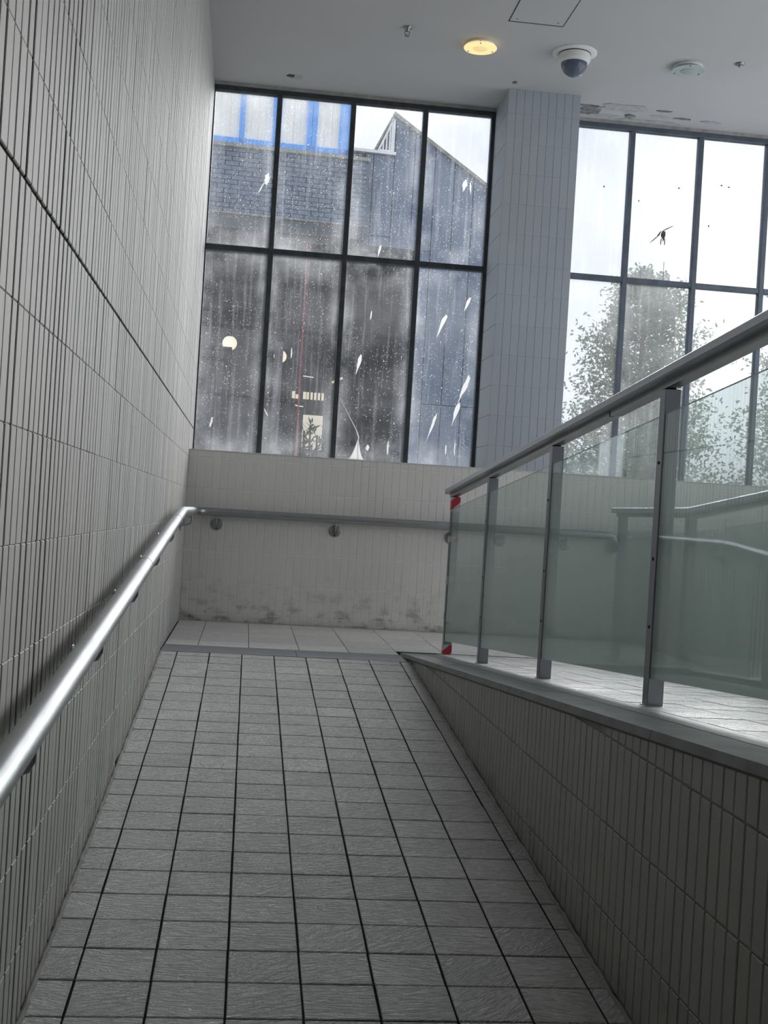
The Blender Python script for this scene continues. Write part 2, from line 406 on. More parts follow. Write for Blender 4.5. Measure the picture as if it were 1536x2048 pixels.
def frosted_mat():
    """balustrade glass: etched film that fades from clear at the top edge to opaque below, greenish"""
    mm = bpy.data.materials.new('fading frosted glass'); mm.use_nodes = True; nt = mm.node_tree; nt.nodes.clear()
    at = nt.nodes.new('ShaderNodeUVMap'); at.uv_map = 'fade'
    sp = nt.nodes.new('ShaderNodeSeparateXYZ'); nt.links.new(at.outputs[0], sp.inputs[0])
    f = ramp(nt, sp.outputs['Y'], [(0.0, 0.97), (0.30, 0.95), (0.50, 0.84), (0.66, 0.52), (0.82, 0.26), (1.0, 0.16)])
    P = pos(nt)
    smear = ramp(nt, noise(nt, P, 2.5, 4, 0.6), [(0.3, 0.92), (0.7, 1.0)])
    tr = N(nt, 'ShaderNodeBsdfTransparent'); tr.inputs['Color'].default_value = (0.80, 0.88, 0.86, 1)
    tl = N(nt, 'ShaderNodeBsdfTranslucent'); tl.inputs['Color'].default_value = (0.17, 0.215, 0.20, 1)
    df = N(nt, 'ShaderNodeBsdfDiffuse'); df.inputs['Color'].default_value = (0.29, 0.345, 0.325, 1)
    a = N(nt, 'ShaderNodeMixShader'); a.inputs[0].default_value = 0.5
    nt.links.new(tl.outputs[0], a.inputs[1]); nt.links.new(df.outputs[0], a.inputs[2])
    b = N(nt, 'ShaderNodeMixShader'); nt.links.new(math_(nt, 'MULTIPLY', f, smear), b.inputs[0])
    nt.links.new(tr.outputs[0], b.inputs[1]); nt.links.new(a.outputs[0], b.inputs[2])
    gl = N(nt, 'ShaderNodeBsdfGlossy', Roughness=0.02); gl.inputs['Color'].default_value = (0.9, 0.95, 0.95, 1)
    fr = N(nt, 'ShaderNodeFresnel', IOR=1.5)
    c = N(nt, 'ShaderNodeMixShader'); nt.links.new(fr.outputs[0], c.inputs[0]); nt.links.new(b.outputs[0], c.inputs[1]); nt.links.new(gl.outputs[0], c.inputs[2])
    o = nt.nodes.new('ShaderNodeOutputMaterial'); nt.links.new(c.outputs[0], o.inputs[0]); return mm
M_frost = frosted_mat()
M_glassedge = simple('green glass edge', (0.10, 0.20, 0.17), 0.2)

# ------------------------------------------------------------------ dimensions
XL, XR = -0.505, 1.127          # lower ramp between tiled wall and kerb
YW, YG, ZC, SILL = 10.0, 10.56, 4.64, 1.41
Y0 = 7.87                       # top of lower ramp
SL = 0.083
def zlow(y): return (y - Y0) * SL if y < Y0 else 0.0
def zup(y): return (8.44 - y) * 0.079 if y < 8.44 else 0.0
YB = -6.5                       # hall end behind the camera
PV = 0.257                      # wall tile course
COURSE0 = 0.068

tile_cache = {}
def shared_tile(key, make):
    if key not in tile_cache: tile_cache[key] = make()
    return tile_cache[key]
def put(name, me, parent, w, rot=None):
    o = bpy.data.objects.new(name, me); COL.objects.link(o); o.parent = parent
    o.location = Vector(w) - wloc(parent)
    if rot: o.rotation_euler = rot
    return o

# ------------------------------------------------------------------ floor of the landing
fl = MB().box(XL, 5.2, 8.44, YW + .6, -0.5, -0.003).box(XL, XR + 0.02, Y0 + .38, 8.45, -0.5, -0.003)
floor = fl.build('floor', M_groutF, kind='structure', label='level landing floor of large pale tiles below the windows', cat='floor')
TP = 0.3465
def flat_tile(w, d, t, c, name, mm):
    return MB().pyr([(-w / 2, -d / 2, 0), (w / 2, -d / 2, 0), (w / 2, d / 2, 0), (-w / 2, d / 2, 0)], Vector((0, 0, t)), c).mesh(name, mm)
xs = [XL + .002] + [-0.281 + i * TP for i in range(24)]
ys = [8.252, 8.60, 8.947, 9.294, 9.64, 9.985]
for j in range(5):
    for i in range(len(xs) - 1):
        if xs[i + 1] > 5.2: break
        ya = ys[j]
        if j == 0 and xs[i + 1] > XR + 0.2: ya = 8.47
        w, d = xs[i + 1] - xs[i] - 0.004, ys[j + 1] - ya - 0.004
        me = shared_tile(('land', round(w, 3), round(d, 3)), lambda: flat_tile(w, d, 0.012, 0.0015, 'tile', M_land))
        put('tile', me, floor, ((xs[i] + xs[i + 1]) / 2, (ya + ys[j + 1]) / 2, -0.012 + rnd.uniform(-.0006, .0006)))

# dark stone strip at the head of the lower ramp
st = empty('trim_1', (XL, Y0, 0), label='dark grey stone strip across the head of the ramp', cat='trim', kind='structure')
for a, b in ((XL + .003, 0.38), (0.383, XR + .01)):
    MB().hexa([(a, Y0, -.04), (b, Y0, -.04), (b, Y0 + .375, -.04), (a, Y0 + .375, -.04), (a, Y0 + .002, 0.0), (b, Y0 + .002, 0.0), (b, Y0 + .375, 0.001), (a, Y0 + .375, 0.001)]).build('stone', M_strip, st)

# ------------------------------------------------------------------ lower ramp
def slab(x0, x1, ya, yb, zf, dep=0.3, lift=0.0):
    mb = MB()
    mb.hexa([(x0, ya, zf(ya) - dep), (x1, ya, zf(ya) - dep), (x1, yb, zf(yb) - dep), (x0, yb, zf(yb) - dep),
             (x0, ya, zf(ya) + lift), (x1, ya, zf(ya) + lift), (x1, yb, zf(yb) + lift), (x0, yb, zf(yb) + lift)])
    return mb
rampo = slab(XL, XR, YB, Y0, lambda y: (y - Y0) * SL, lift=-0.004).build('ramp', M_groutF, loc=(0, 0, -0.2), kind='structure', label='lower ramp of small riven grey tiles climbing to the landing', cat='ramp')
cx = [XL + .004] + [-0.394 + i * 0.2078 for i in range(8)] + [XR - .003]
sec = 1 / math.cos(math.atan(SL))
ang = math.atan(SL)
y = Y0 - 0.003
rows = [Y0 - 0.118]
while rows[-1] > 1.6: rows.append(rows[-1] - 0.199)
rows = [Y0 - 0.003] + rows
for j in range(len(rows) - 1):
    yb, ya = rows[j], rows[j + 1]
    for i in range(len(cx) - 1):
        w, d = cx[i + 1] - cx[i] - 0.0065, (yb - ya - 0.0075) * sec
        me = shared_tile(('ramp', round(w, 3), round(d, 3)), lambda: flat_tile(w, d, 0.012, 0.002, 'tile', M_ramp))
        yc = (ya + yb) / 2
        put('tile', me, rampo, ((cx[i] + cx[i + 1]) / 2 + rnd.uniform(-.0008, .0008), yc, zlow(yc) - 0.012 + rnd.uniform(-.0009, .0009)),
            (ang + rnd.uniform(-.003, .003), rnd.uniform(-.003, .003), rnd.uniform(-.002, .002)))
mb = MB()
yy = rows[-1]
while yy > YB + .3:
    for i in range(len(cx) - 1):
        a, b = cx[i] + .004, cx[i + 1] - .004; ya, yb = yy - .195, yy - .004
        mb.pyr([(a, ya, zlow(ya) - .012), (b, ya, zlow(ya) - .012), (b, yb, zlow(yb) - .012), (a, yb, zlow(yb) - .012)], Vector((0, 0, .012)), .002)
    yy -= 0.199
mb.build('tile_field', M_ramp, rampo, kind='stuff')
# sealant / grime bead at the ramp's edges
mb = MB()
for xx, s in ((XL + .006, 1), (XR - .006, -1)):
    p = []
    k = 0
    yv = YB + .2
    while yv < Y0:
        p.append((xx + s * rnd.uniform(-.002, .004), yv, zlow(yv) + rnd.uniform(-.001, .003))); yv += 0.045
    mb.tube(p, [0.007 + rnd.uniform(0, .003) for _ in p], 6, smooth=False)
mb.build('grout_bead', M_groutC, rampo)

# ------------------------------------------------------------------ upper ramp (rises toward the camera on the right)
X2 = 2.62
upper = slab(XR + .26, X2, YB, 8.44, zup, dep=1.6, lift=-0.004).build('ramp', M_groutF, loc=(2, 5, 0), kind='structure', label='upper ramp of riven tiles rising behind the glass balustrade', cat='ramp')
ux = [XR + .262 + i * 0.2078 for i in range(7)]; ux[-1] = X2 - .03
ua = -math.atan(0.079)
yy = 8.40; cnt = 0; mb = MB()
while yy > YB + .3:
    for i in range(len(ux) - 1):
        w = ux[i + 1] - ux[i] - .006; yc = yy - .0995
        if yy > 1.3:
            me = shared_tile(('up', round(w, 3)), lambda: flat_tile(w, 0.1935, 0.012, 0.002, 'tile', M_ramp))
            put('tile', me, upper, ((ux[i] + ux[i + 1]) / 2, yc, zup(yc) - .012 + rnd.uniform(-.0008, .0008)), (ua + rnd.uniform(-.003, .003), rnd.uniform(-.003, .003), 0))
        else:
            a, b = ux[i] + .003, ux[i + 1] - .003; ya, yb = yy - .196, yy - .003
            mb.pyr([(a, ya, zup(ya) - .012), (b, ya, zup(ya) - .012), (b, yb, zup(yb) - .012), (a, yb, zup(yb) - .012)], Vector((0, 0, .012)), .002)
    yy -= 0.199
mb.build('tile_field', M_ramp, upper, kind='stuff')
# far low flank wall under the second balustrade and the lower hall floor beyond it
MB().hexa([(X2, YB, -.5), (X2 + .16, YB, -.5), (X2 + .16, 8.42, -.5), (X2, 8.42, -.5),
           (X2, YB, zup(YB) + .02), (X2 + .16, YB, zup(YB) + .02), (X2 + .16, 8.42, .03), (X2, 8.42, .03)]).build('trim_2', M_cap, kind='structure', label='low stone kerb on the far side of the upper ramp', cat='kerb')
MB().box(X2 + .16, 5.2, YB, 8.44, -.5, 0).build('floor', M_land, kind='structure', label='hall floor beyond the second balustrade', cat='floor')

# ------------------------------------------------------------------ kerb wall between the ramps
def zk(y): return max(zup(y), 0.0)
kw = MB()
kw.hexa([(XR + .006, YB, -1.7), (XR + .26, YB, -1.7), (XR + .26, 8.1, -.3), (XR + .006, 8.1, -.3),
         (XR + .006, YB, zup(YB) - .03), (XR + .26, YB, zup(YB) - .03), (XR + .26, 8.1, zup(8.1) - .028), (XR + .006, 8.1, zup(8.1) - .028)])
kerb = kw.build('wall_middle', M_groutC, kind='structure', label='low tiled kerb wall tapering down between the two ramps', cat='wall')
TW = 0.065
tiles = []
yy = 7.99
while yy > 1.5:
    ya, yb = yy - TW + .003, yy - .003
    top_a, top_b = zup(ya) - .034, zup(yb) - .034
    lo_a, lo_b = zlow(ya) + .004, zlow(yb) + .004
    k = -6
    while COURSE0 + k * PV < 1.0:
        z0, z1 = COURSE0 + k * PV + .003, COURSE0 + (k + 1) * PV - .003
        a0, b0 = max(z0, lo_a), max(z0, lo_b); a1, b1 = min(z1, top_a), min(z1, top_b)
        if a1 - a0 > .02 and b1 - b0 > .02: tiles.append((ya, yb, a0, b0, a1, b1))
        k += 1
    yy -= TW
far = MB(); n = 0
tiles.sort(key=lambda t: t[0] if t[0] > 2.4 else 50)
for ya, yb, a0, b0, a1, b1 in tiles:
    jit = rnd.uniform(-.0006, .0008)
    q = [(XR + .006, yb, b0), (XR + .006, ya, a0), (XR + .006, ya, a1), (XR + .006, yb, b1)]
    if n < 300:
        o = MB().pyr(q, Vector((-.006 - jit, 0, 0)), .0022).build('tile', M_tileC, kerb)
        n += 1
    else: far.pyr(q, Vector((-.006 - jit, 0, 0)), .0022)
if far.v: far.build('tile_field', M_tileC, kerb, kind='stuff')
cap = empty('trim_3', (XR, 8, 0), label='smooth stone capping along the top of the kerb wall', cat='trim', kind='structure')
yy = 8.30
seg = 0.86
while yy > YB:
    ya, yb = max(yy - seg, YB), yy - .003
    z = (lambda v: zup(v))
    for (x0, x1, zt, zb_) in ((XR - .012, XR + .15, 0.0, -.026), (XR + .153, XR + .26, 0.0, -.026)):
        MB().hexa([(x0, ya, z(ya) + zb_), (x1, ya, z(ya) + zb_), (x1, yb, z(yb) + zb_), (x0, yb, z(yb) + zb_),
                   (x0 + .004, ya, z(ya) + zt), (x1, ya, z(ya) + zt), (x1, yb, z(yb) + zt), (x0 + .004, yb, z(yb) + zt)]).build('capping_stone', M_cap, cap)
    yy -= seg
# thin dark mortar bed under the capping
MB().hexa([(XR - .004, YB, zup(YB) - .034), (XR + .2, YB, zup(YB) - .034), (XR + .2, 8.2, zup(8.2) - .034), (XR - .004, 8.2, zup(8.2) - .034),
           (XR - .004, YB, zup(YB) - .026), (XR + .2, YB, zup(YB) - .026), (XR + .2, 8.2, zup(8.2) - .026), (XR - .004, 8.2, zup(8.2) - .026)]).build('mortar_bed', M_black, cap)

# ------------------------------------------------------------------ left wall
wl = MB().box(XL - .3, XL - .006, YB - .2, YG + .1, -1.9, ZC).build('wall_left', M_groutL, kind='structure', label='tall left wall of narrow upright off-white tiles', cat='wall')
LT = 0.0665
cells = []
yy = YG + .02
while yy > 1.0:
    ya, yb = yy - LT, yy
    k = -5
    while COURSE0 + k * PV < ZC:
        z0, z1 = COURSE0 + k * PV, min(COURSE0 + (k + 1) * PV, ZC)
        lo = zlow(ya) + .004
        if z1 - lo > .02:
            cells.append((ya, yb, max(z0, lo), z1))
        k += 1
    yy -= LT
def px_size(c):
    ya, yb, z0, z1 = c; yc = (ya + yb) / 2
    if yc < 2.15: return 0
    zc = (z0 + z1) / 2
    if abs(zc - EYE) > yc * 0.46: return 0
    return (yb - ya) / (yc * yc)
cells.sort(key=px_size, reverse=True)
far = MB()
for n, (ya, yb, z0, z1) in enumerate(cells):
    # joints differ: fat dark ones and tight ones, as laid
    r = random.Random(int(yb * 1000))
    gy = r.choice([.0022, .0040, .0055, .0070, .0085]); gz = .0001
    if abs(z0 - (COURSE0 + 6 * PV)) < .01: z0 += .009     # wide cracked bed joint
    t = .006 + rnd.uniform(-.0008, .0008)
    q = [(XL - .006, ya + gy, z0 + gz), (XL - .006, yb - gy, z0 + gz), (XL - .006, yb - gy, z1 - gz), (XL - .006, ya + gy, z1 - gz)]
    if n < 300:
        key = ('L', round(yb - ya - 2 * gy, 4), round(z1 - z0 - 2 * gz, 3))
        hy, hz = (yb - ya) / 2 - gy, (z1 - z0) / 2 - gz
        me = shared_tile(key, lambda: MB().pyr([(0, -hy, -hz), (0, hy, -hz), (0, hy, hz), (0, -hy, hz)], Vector((.006, 0, 0)), .0024, side=(1, 3)).mesh('tile', [M_tileL, M_groutL]))
        put('tile', me, wl, (XL - .006 + t - .006, (ya + yb) / 2, (z0 + z1) / 2))
    else: far.pyr(q, Vector((t, 0, 0)), .002, side=(1, 3))
far.build('tile_field', [M_tileL, M_groutL], wl, kind='stuff')

# ------------------------------------------------------------------ back wall below the windows, and the column
wb = MB().box(XL - .2, 5.2, YW + .0095 - .006, YG + .08, -.5, SILL - .004).build('wall_back', M_groutB, kind='structure', label='low tiled back wall carrying the window sill', cat='wall')
cells = []
xx = XL + .001
while xx < 4.9:
    k = -1
    while COURSE0 + k * PV < SILL - .005:
        z0, z1 = max(COURSE0 + k * PV, 0.004), min(COURSE0 + (k + 1) * PV, SILL - .004)
        if z1 - z0 > .02: cells.append((xx, xx + TW, z0, z1))
        k += 1
    xx += TW
far = MB(); n = 0
for (x0, x1, z0, z1) in cells:
    t = .006 + rnd.uniform(-.0006, .0008); g = .0022
    if n < 300:
        hx, hz = (x1 - x0) / 2 - g, (z1 - z0) / 2 - g
        me = shared_tile(('B', round(hx, 4), round(hz, 3)), lambda: MB().pyr([(-hx, 0, -hz), (hx, 0, -hz), (hx, 0, hz), (-hx, 0, hz)], Vector((0, -.006, 0)), .002).mesh('tile', M_tileB))
        put('tile', me, wb, ((x0 + x1) / 2, YW + .012 - t, (z0 + z1) / 2)); n += 1
    else:
        far.pyr([(x0 + g, YW + .006, z0 + g), (x1 - g, YW + .006, z0 + g), (x1 - g, YW + .006, z1 - g), (x0 + g, YW + .006, z1 - g)], Vector((0, -t, 0)), .002)
far.build('tile_field', M_tileB, wb, kind='stuff')
M_sill = simple('painted sill', (0.62, 0.62, 0.59), 0.6, bscale=20, bstr=0.2, var=0.1, vscale=6)
MB().cbox(XL, 5.2, YW - .003, YG, SILL - .006, SILL + .004, .003).build('sill', M_sill, wb)

CX0, CX1 = 1.985, 2.612
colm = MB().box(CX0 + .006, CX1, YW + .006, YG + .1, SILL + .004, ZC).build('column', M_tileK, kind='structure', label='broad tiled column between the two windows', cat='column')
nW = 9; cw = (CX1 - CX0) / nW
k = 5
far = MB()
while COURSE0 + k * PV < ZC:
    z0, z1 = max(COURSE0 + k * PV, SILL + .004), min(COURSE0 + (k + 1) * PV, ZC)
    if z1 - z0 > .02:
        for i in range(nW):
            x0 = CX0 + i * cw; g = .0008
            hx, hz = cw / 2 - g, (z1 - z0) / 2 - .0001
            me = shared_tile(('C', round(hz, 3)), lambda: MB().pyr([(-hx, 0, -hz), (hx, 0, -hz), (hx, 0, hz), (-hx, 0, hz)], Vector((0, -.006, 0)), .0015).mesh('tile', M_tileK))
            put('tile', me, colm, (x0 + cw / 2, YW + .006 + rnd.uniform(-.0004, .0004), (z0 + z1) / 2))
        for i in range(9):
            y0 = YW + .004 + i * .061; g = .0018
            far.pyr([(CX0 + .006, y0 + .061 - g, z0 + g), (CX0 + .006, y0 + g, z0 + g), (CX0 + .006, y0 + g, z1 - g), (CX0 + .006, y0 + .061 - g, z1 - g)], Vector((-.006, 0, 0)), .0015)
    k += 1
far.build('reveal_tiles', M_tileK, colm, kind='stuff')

# ------------------------------------------------------------------ ceiling
cl = MB().box(XL - .3, 5.5, YB - .2, YG + .12, ZC, ZC + .3).build('ceiling', M_ceil, kind='structure', label='flat painted plaster ceiling over the ramps', cat='ceiling')
def blob(cx_, cy_, rx, ry, z0, z1, seed, n=14, jag=.3):
    r = random.Random(seed); p = []
    for k in range(n):
        a = 2 * math.pi * k / n; q = 1 + r.uniform(-jag, jag)
        p.append((cx_ + rx * q * math.cos(a), cy_ + ry * q * math.sin(a)))
    return MB().prism(p, z0, z1, lambda a, b, d: (a, b, d))
for i, (a, b, rx, ry, mm) in enumerate([(2.76, 10.33, .13, .09, M_damage), (2.98, 10.42, .16, .05, M_flake), (3.16, 10.36, .05, .04, M_damage), (3.42, 10.30, .09, .03, M_flake),
                                        (3.40, 10.16, .07, .02, M_damage), (3.62, 10.30, .07, .018, M_damage), (3.05, 10.18, .22, .10, M_flake), (3.35, 10.45, .3, .03, M_flake), (2.72, 10.20, .10, .02, M_damage), (3.9, 10.32, .09, .03, M_flake)]):
    blob(a, b, rx, ry, ZC - .004 - .0005 * i, ZC + .002, i + 3).build('peeling_patch', mm, cl, label='grey damp patch of peeling plaster' if i == 0 else None)
blob(.145, 10.22, .035, .03, ZC - .006, ZC + .002, 31).build('broken_socket', M_black, cl, label='small broken hole with bare fitting')
blob(.20, 10.24, .06, .05, ZC - .003, ZC + .002, 32).build('peeling_patch', M_flake, cl)
blob(2.0, 9.85, .02, .03, ZC - .003, ZC + .002, 33).build('peeling_patch', M_damage, cl)

# access hatch
hx0, hx1, hy0, hy1 = 1.686, 2.092, 7.95, 8.65
hatch = empty('access_hatch', (1.89, 8.3, ZC), label='square access hatch in the ceiling with thin dark edges', cat='hatch')
MB().box(hx0 + .004, hx1 - .004, hy0 + .004, hy1 - .004, ZC - .0035, ZC + .001).build('panel', M_ceil, hatch)
mb = MB().box(hx0 - .004, hx1 + .004, hy0 - .004, hy0 + .004, ZC - .0015, ZC + .001).box(hx0 - .004, hx1 + .004, hy1 - .004, hy1 + .016, ZC - .0015, ZC + .001)
mb.box(hx0 - .004, hx0 + .004, hy0, hy1, ZC - .0015, ZC + .001).box(hx1 - .004, hx1 + .005, hy0, hy1, ZC - .0015, ZC + .001)
mb.build('edge_gap', M_black, hatch)
for a, b in ((hx0 + .05, hy1 - .05), (hx1 - .05, hy1 - .05)):
    MB().lathe([(0.008, ZC - .003), (.008, ZC - .006), (0, ZC - .006)], (a, b, 0), 10).build('screw', M_plate, hatch)

# round ceiling lights
def ceiling_light(x, y, lit, label, power=0):
    t = empty('ceiling_light', (x, y, ZC), label=label, cat='light', group='round ceiling lights')
    MB().lathe([(.112, 0), (.118, -.018), (.112, -.022), (.0, -.022)], (x, y, ZC), 40).build('housing', M_white, t)
    if lit: g = simple('lit lamp glass', (0.9, 0.75, 0.4), 0.3, emis=(1.0, 0.76, 0.34), estr=0.46); g2 = simple('lit lamp centre', (.9, .8, .5), .3, emis=(1.0, 0.68, 0.25), estr=0.36)
    else: g = simple('unlit lamp glass', (0.42, 0.50, 0.50), 0.15); g2 = simple('unlit lamp centre', (.36, .42, .42), .3)
    MB().lathe([(.0, -.030), (.126, -.030), (.128, -.034), (.126, -.038), (.060, -.038)], (x, y, ZC), 48, smooth=False).build('diffuser', g, t)
    MB().lathe([(.060, -.0385), (.052, -.043), (.0, -.044)], (x, y, ZC), 32).build('lens', g2, t)
    for k in range(3):
        a = math.radians(20 + 120 * k)
        MB().lathe([(.006, -.020), (.006, -.041), (.0, -.042)], (x + .108 * math.cos(a), y + .108 * math.sin(a), ZC), 10).build('stud', M_black, t)
    if power:
        l = bpy.data.lights.new('lamp_glow', 'AREA'); l.shape = 'DISK'; l.size = .22; l.energy = power; l.color = (1, .82, .55)
        o = bpy.data.objects.new('lamp_glow', l); COL.objects.link(o); o.parent = t; o.location = (0, 0, -.05)
    return t
ceiling_light(1.567, 9.13, True, 'glowing yellow round light on the ceiling, left of the camera dome', .25)
ceiling_light(3.234, 9.14, False, 'unlit round glass light on the ceiling, right of the camera dome')

# security camera dome
x, y = 2.308, 9.11
sd = empty('security_camera', (x, y, ZC), label='dark dome security camera on a white ceiling flange', cat='camera')
MB().lathe([(.172, .0), (.172, -.008), (.150, -.014), (.0, -.014)], (x, y, ZC), 48).build('flange', M_white, sd)
MB().lathe([(.122, -.010), (.124, -.060), (.116, -.078), (.102, -.086)], (x, y, ZC), 48).build('housing', M_white, sd)
mm, nt_, p_ = mat('smoked dome'); p_.inputs['Base Color'].default_value = (.10, .13, .18, 1); p_.inputs['Roughness'].default_value = .12
MB().lathe([(.102 * math.cos(a), -.084 - .102 * math.sin(a) * 1.02) for a in [i * H / 10 for i in range(11)]], (x, y, ZC), 40).build('dome', mm, sd)
MB().lathe([(.125, -.012), (.1255, -.020), (.122, -.021)], (x, y, ZC), 48).build('seam', M_black, sd)

# sprinkler and detector
x, y = .976, 8.97
sp = empty('sprinkler', (x, y, ZC), label='small dark fire sprinkler head on the ceiling, left of the yellow light', cat='sprinkler')
MB().lathe([(.035, 0), (.035, -.006), (.016, -.012), (.016, -.03), (.010, -.034)], (x, y, ZC), 16).build('base', M_plate, sp)
mb = MB(); mb.tube([(x - .016, y, ZC - .028), (x - .02, y, ZC - .042), (x - .006, y, ZC - .062)], .0035, 6); mb.tube([(x + .016, y, ZC - .028), (x + .02, y, ZC - .042), (x + .006, y, ZC - .062)], .0035, 6)
mb.build('yoke', M_plate, sp)
MB().lathe([(0, -.060), (.022, -.062), (.022, -.065), (0, -.066)], (x, y, ZC), 16).build('deflector', M_plate, sp)
x, y = 3.592, 8.98
sp = empty('sprinkler', (x, y, ZC), label='small dark ceiling fitting right of the unlit round light', cat='sprinkler')
MB().lathe([(.038, 0), (.036, -.010), (.02, -.016), (.0, -.016)], (x, y, ZC), 18).build('base', M_plate, sp)
MB().lathe([(.012, -.014), (.012, -.028), (0, -.03)], (x, y, ZC), 12).build('deflector', M_plate, sp)

# ------------------------------------------------------------------ windows
HZ = 4.571
def window(name, x0, x1, mull, label, mats, zmid, M_darkmetal):
    w = empty(name, (x0, YG, SILL), label=label, cat='window', kind='structure')
    MB().cbox(x0, x1, YG - .035, YG + .04, HZ, ZC - .028, .003).build('head_frame', M_darkmetal, w)
    MB().box(x0, x1, YG - .05, YG + .04, ZC - .028, ZC).build('head_trim', M_grey, w)
    MB().cbox(x0, x1, YG - .025, YG + .04, SILL + .002, SILL + .026, .003).build('sill_frame', M_darkmetal, w)
    edges = []
    MB().cbox(x0, x0 + .010, YG - .025, YG + .04, SILL + .026, HZ, .002).build('jamb', M_darkmetal, w)
    MB().cbox(x1 - .035, x1, YG - .025, YG + .04, SILL + .026, HZ, .002).build('jamb', M_darkmetal, w)
    cur = x0 + .010
    for mx in mull:
        MB().cbox(mx - .021, mx + .021, YG - .03, YG + .04, SILL + .026, HZ, .003).build('mullion', M_darkmetal, w)
        MB().box(mx + .012, mx + .024, YG - .026, YG + .0, SILL + .03, HZ).build('bead', M_grey, w)
        edges.append((cur, mx - .021)); cur = mx + .021
    edges.append((cur, x1 - .035))
    for n, (a, b) in enumerate(edges):
        MB().cbox(a, b, YG - .028, YG + .04, zmid - .023, zmid + .023, .003).build('transom', M_darkmetal, w)
        for (za, zb) in ((SILL + .026, zmid - .023), (zmid + .023, HZ)):
            mb = MB(); y_a, y_b = YG + .004, YG + .010
            mb.add([(a, y_a, za), (b, y_a, za), (b, y_a, zb), (a, y_a, zb)], [(0, 1, 2, 3)], 0)
            mb.add([(a, y_b, za), (b, y_b, za), (b, y_b, zb), (a, y_b, zb), (a, y_a, za), (b, y_a, za), (b, y_a, zb), (a, y_a, zb)], [(3, 2, 1, 0), (0, 1, 5, 4), (1, 2, 6, 5), (2, 3, 7, 6), (3, 0, 4, 7)], 1)
            mb.build('pane', [mats[0], M_clear], w)
    return w
w1 = window('window_1', XL + .002, CX0 + .002, [.065, .713, 1.357], 'dirty eight-pane window looking onto the blue building', [M_paneA], 3.208, M_darkmetal)
w2 = window('window_2', CX1, 5.2, [2.612 + .642 + i * .6445 for i in range(4)], 'hazy gridded window looking onto the trees', [M_paneB], 3.222, M_glareframe)

def splat(win, x, z, w, h, tilt, mm, seed, tail=0.0, label=None, n=20, k=1.0):
    r = random.Random(seed); p = []
    for i in range(n):
        a = 2 * math.pi * i / n; q = 1 + r.uniform(-.22, .22)
        u, v = w / 2 * q * math.cos(a), h / 2 * q * math.sin(a)
        if v < 0 and tail: u *= max(.15, 1 + v / h * 1.6); v *= (1 + tail)
        p.append((x + u * math.cos(tilt) + v * math.sin(tilt), z - u * math.sin(tilt) + v * math.cos(tilt)))
    sc = 1.0
    return MB().prism(p, YG + .0015, YG + .0038, lambda a, b, d: (a, d, b)).build('bird_dropping', mm, win, label=label)
DR = [(-.005, 3.84, .045, .10, .1, 0), (-.05, 3.76, .010, .13, .45, 0), (1.747, 3.95, .05, .085, .2, .6), (1.80, 3.93, .018, .09, -.1, .5),
      (1.63, 2.72, .035, .16, .35, 1.2), (.90, 2.30, .035, .17, .2, .3), (1.86, 2.16, .04, .20, .35, .6), (1.80, 1.95, .045, .13, .25, 1.2), (1.59, 1.80, .025, .20, .3, .8),
      (1.84, 2.90, .03, .12, .35, .5), (.42, 3.27, .0, 0, 0, 0), (1.02, 3.30, .02, .10, .2, .5), (.30, 2.33, .012, .10, 0, 0), (-.36, 1.68, .02, .09, .15, 0), (.05, 1.62, .03, .05, 0, 0),
      (1.20, 1.56, .015, .12, 0, 0), (1.02, 1.55, .03, .05, 0, 0), (.11, 1.80, .012, .07, -.5, 0), (1.72, 1.58, .012, .10, 0, 0), (1.80, 1.60, .010, .12, 0, 0), (.98, 2.72, .012, .08, .1, 0)]
for i, (a, b, w_, h_, ti, tl_) in enumerate(DR):
    if w_ > 0: splat(w1, a, b, w_, h_, ti, M_drop, 40 + i, tl_, label='white dried dropping' if i == 0 else None)
splat(w2, 3.60, 3.655, .04, .09, 0, M_dropdk, 80, .2, label='brown bird dropping with spread streaks')
for i, (a, b, w_, h_, ti) in enumerate([(3.58, 3.60, .010, .06, .1), (3.615, 3.60, .010, .06, 0), (3.63, 3.72, .008, .12, 1.05), (3.53, 3.63, .008, .14, .8), (3.56, 3.67, .012, .06, .6), (4.02, 3.78, .012, .02, 0), (3.35, 3.95, .01, .018, .3), (4.12, 4.16, .02, .012, 0), (4.19, 4.15, .02, .012, 0), (3.72, 4.1, .018, .012, 0), (3.02, 4.05, .012, .02, .3)]):
    splat(w2, a, b, w_, h_, ti, M_dropdk, 90 + i)
MB().box(3.618, 3.622, YG + .001, YG + .003, 3.245, 3.42).build('dried_trickle', M_dropdk, w2)
# cracked corner with a bright shard in the third lower pane
mm = M_drop
def crv(f, n=10): return [f(i / n) for i in range(n + 1)]
L = crv(lambda t: (.845 + .088 * t ** .8, 1.44 + .20 * t ** 1.5))
R_ = crv(lambda t: (1.015 - .080 * t ** .6, 1.44 + .20 * t ** 1.8))
MB().prism([(a, b) for a, b in L] + [(a, b) for a, b in reversed(R_)][1:], YG - .004, YG + .003, lambda a, b, d: (a, d, b)).build('glass_shard', mm, w1, label='bright curved shard at the crack')
MB().tube([(.938, YG, 1.44), (.932, YG, 1.55), (.935, YG, 1.64), (.912, YG, 1.70), (.84, YG, 1.82), (.77, YG, 1.94), (.75, YG, 1.98)], [.004, .005, .006, .0035, .002, .0015, .0015], 6).build('crack', M_drop, w1)

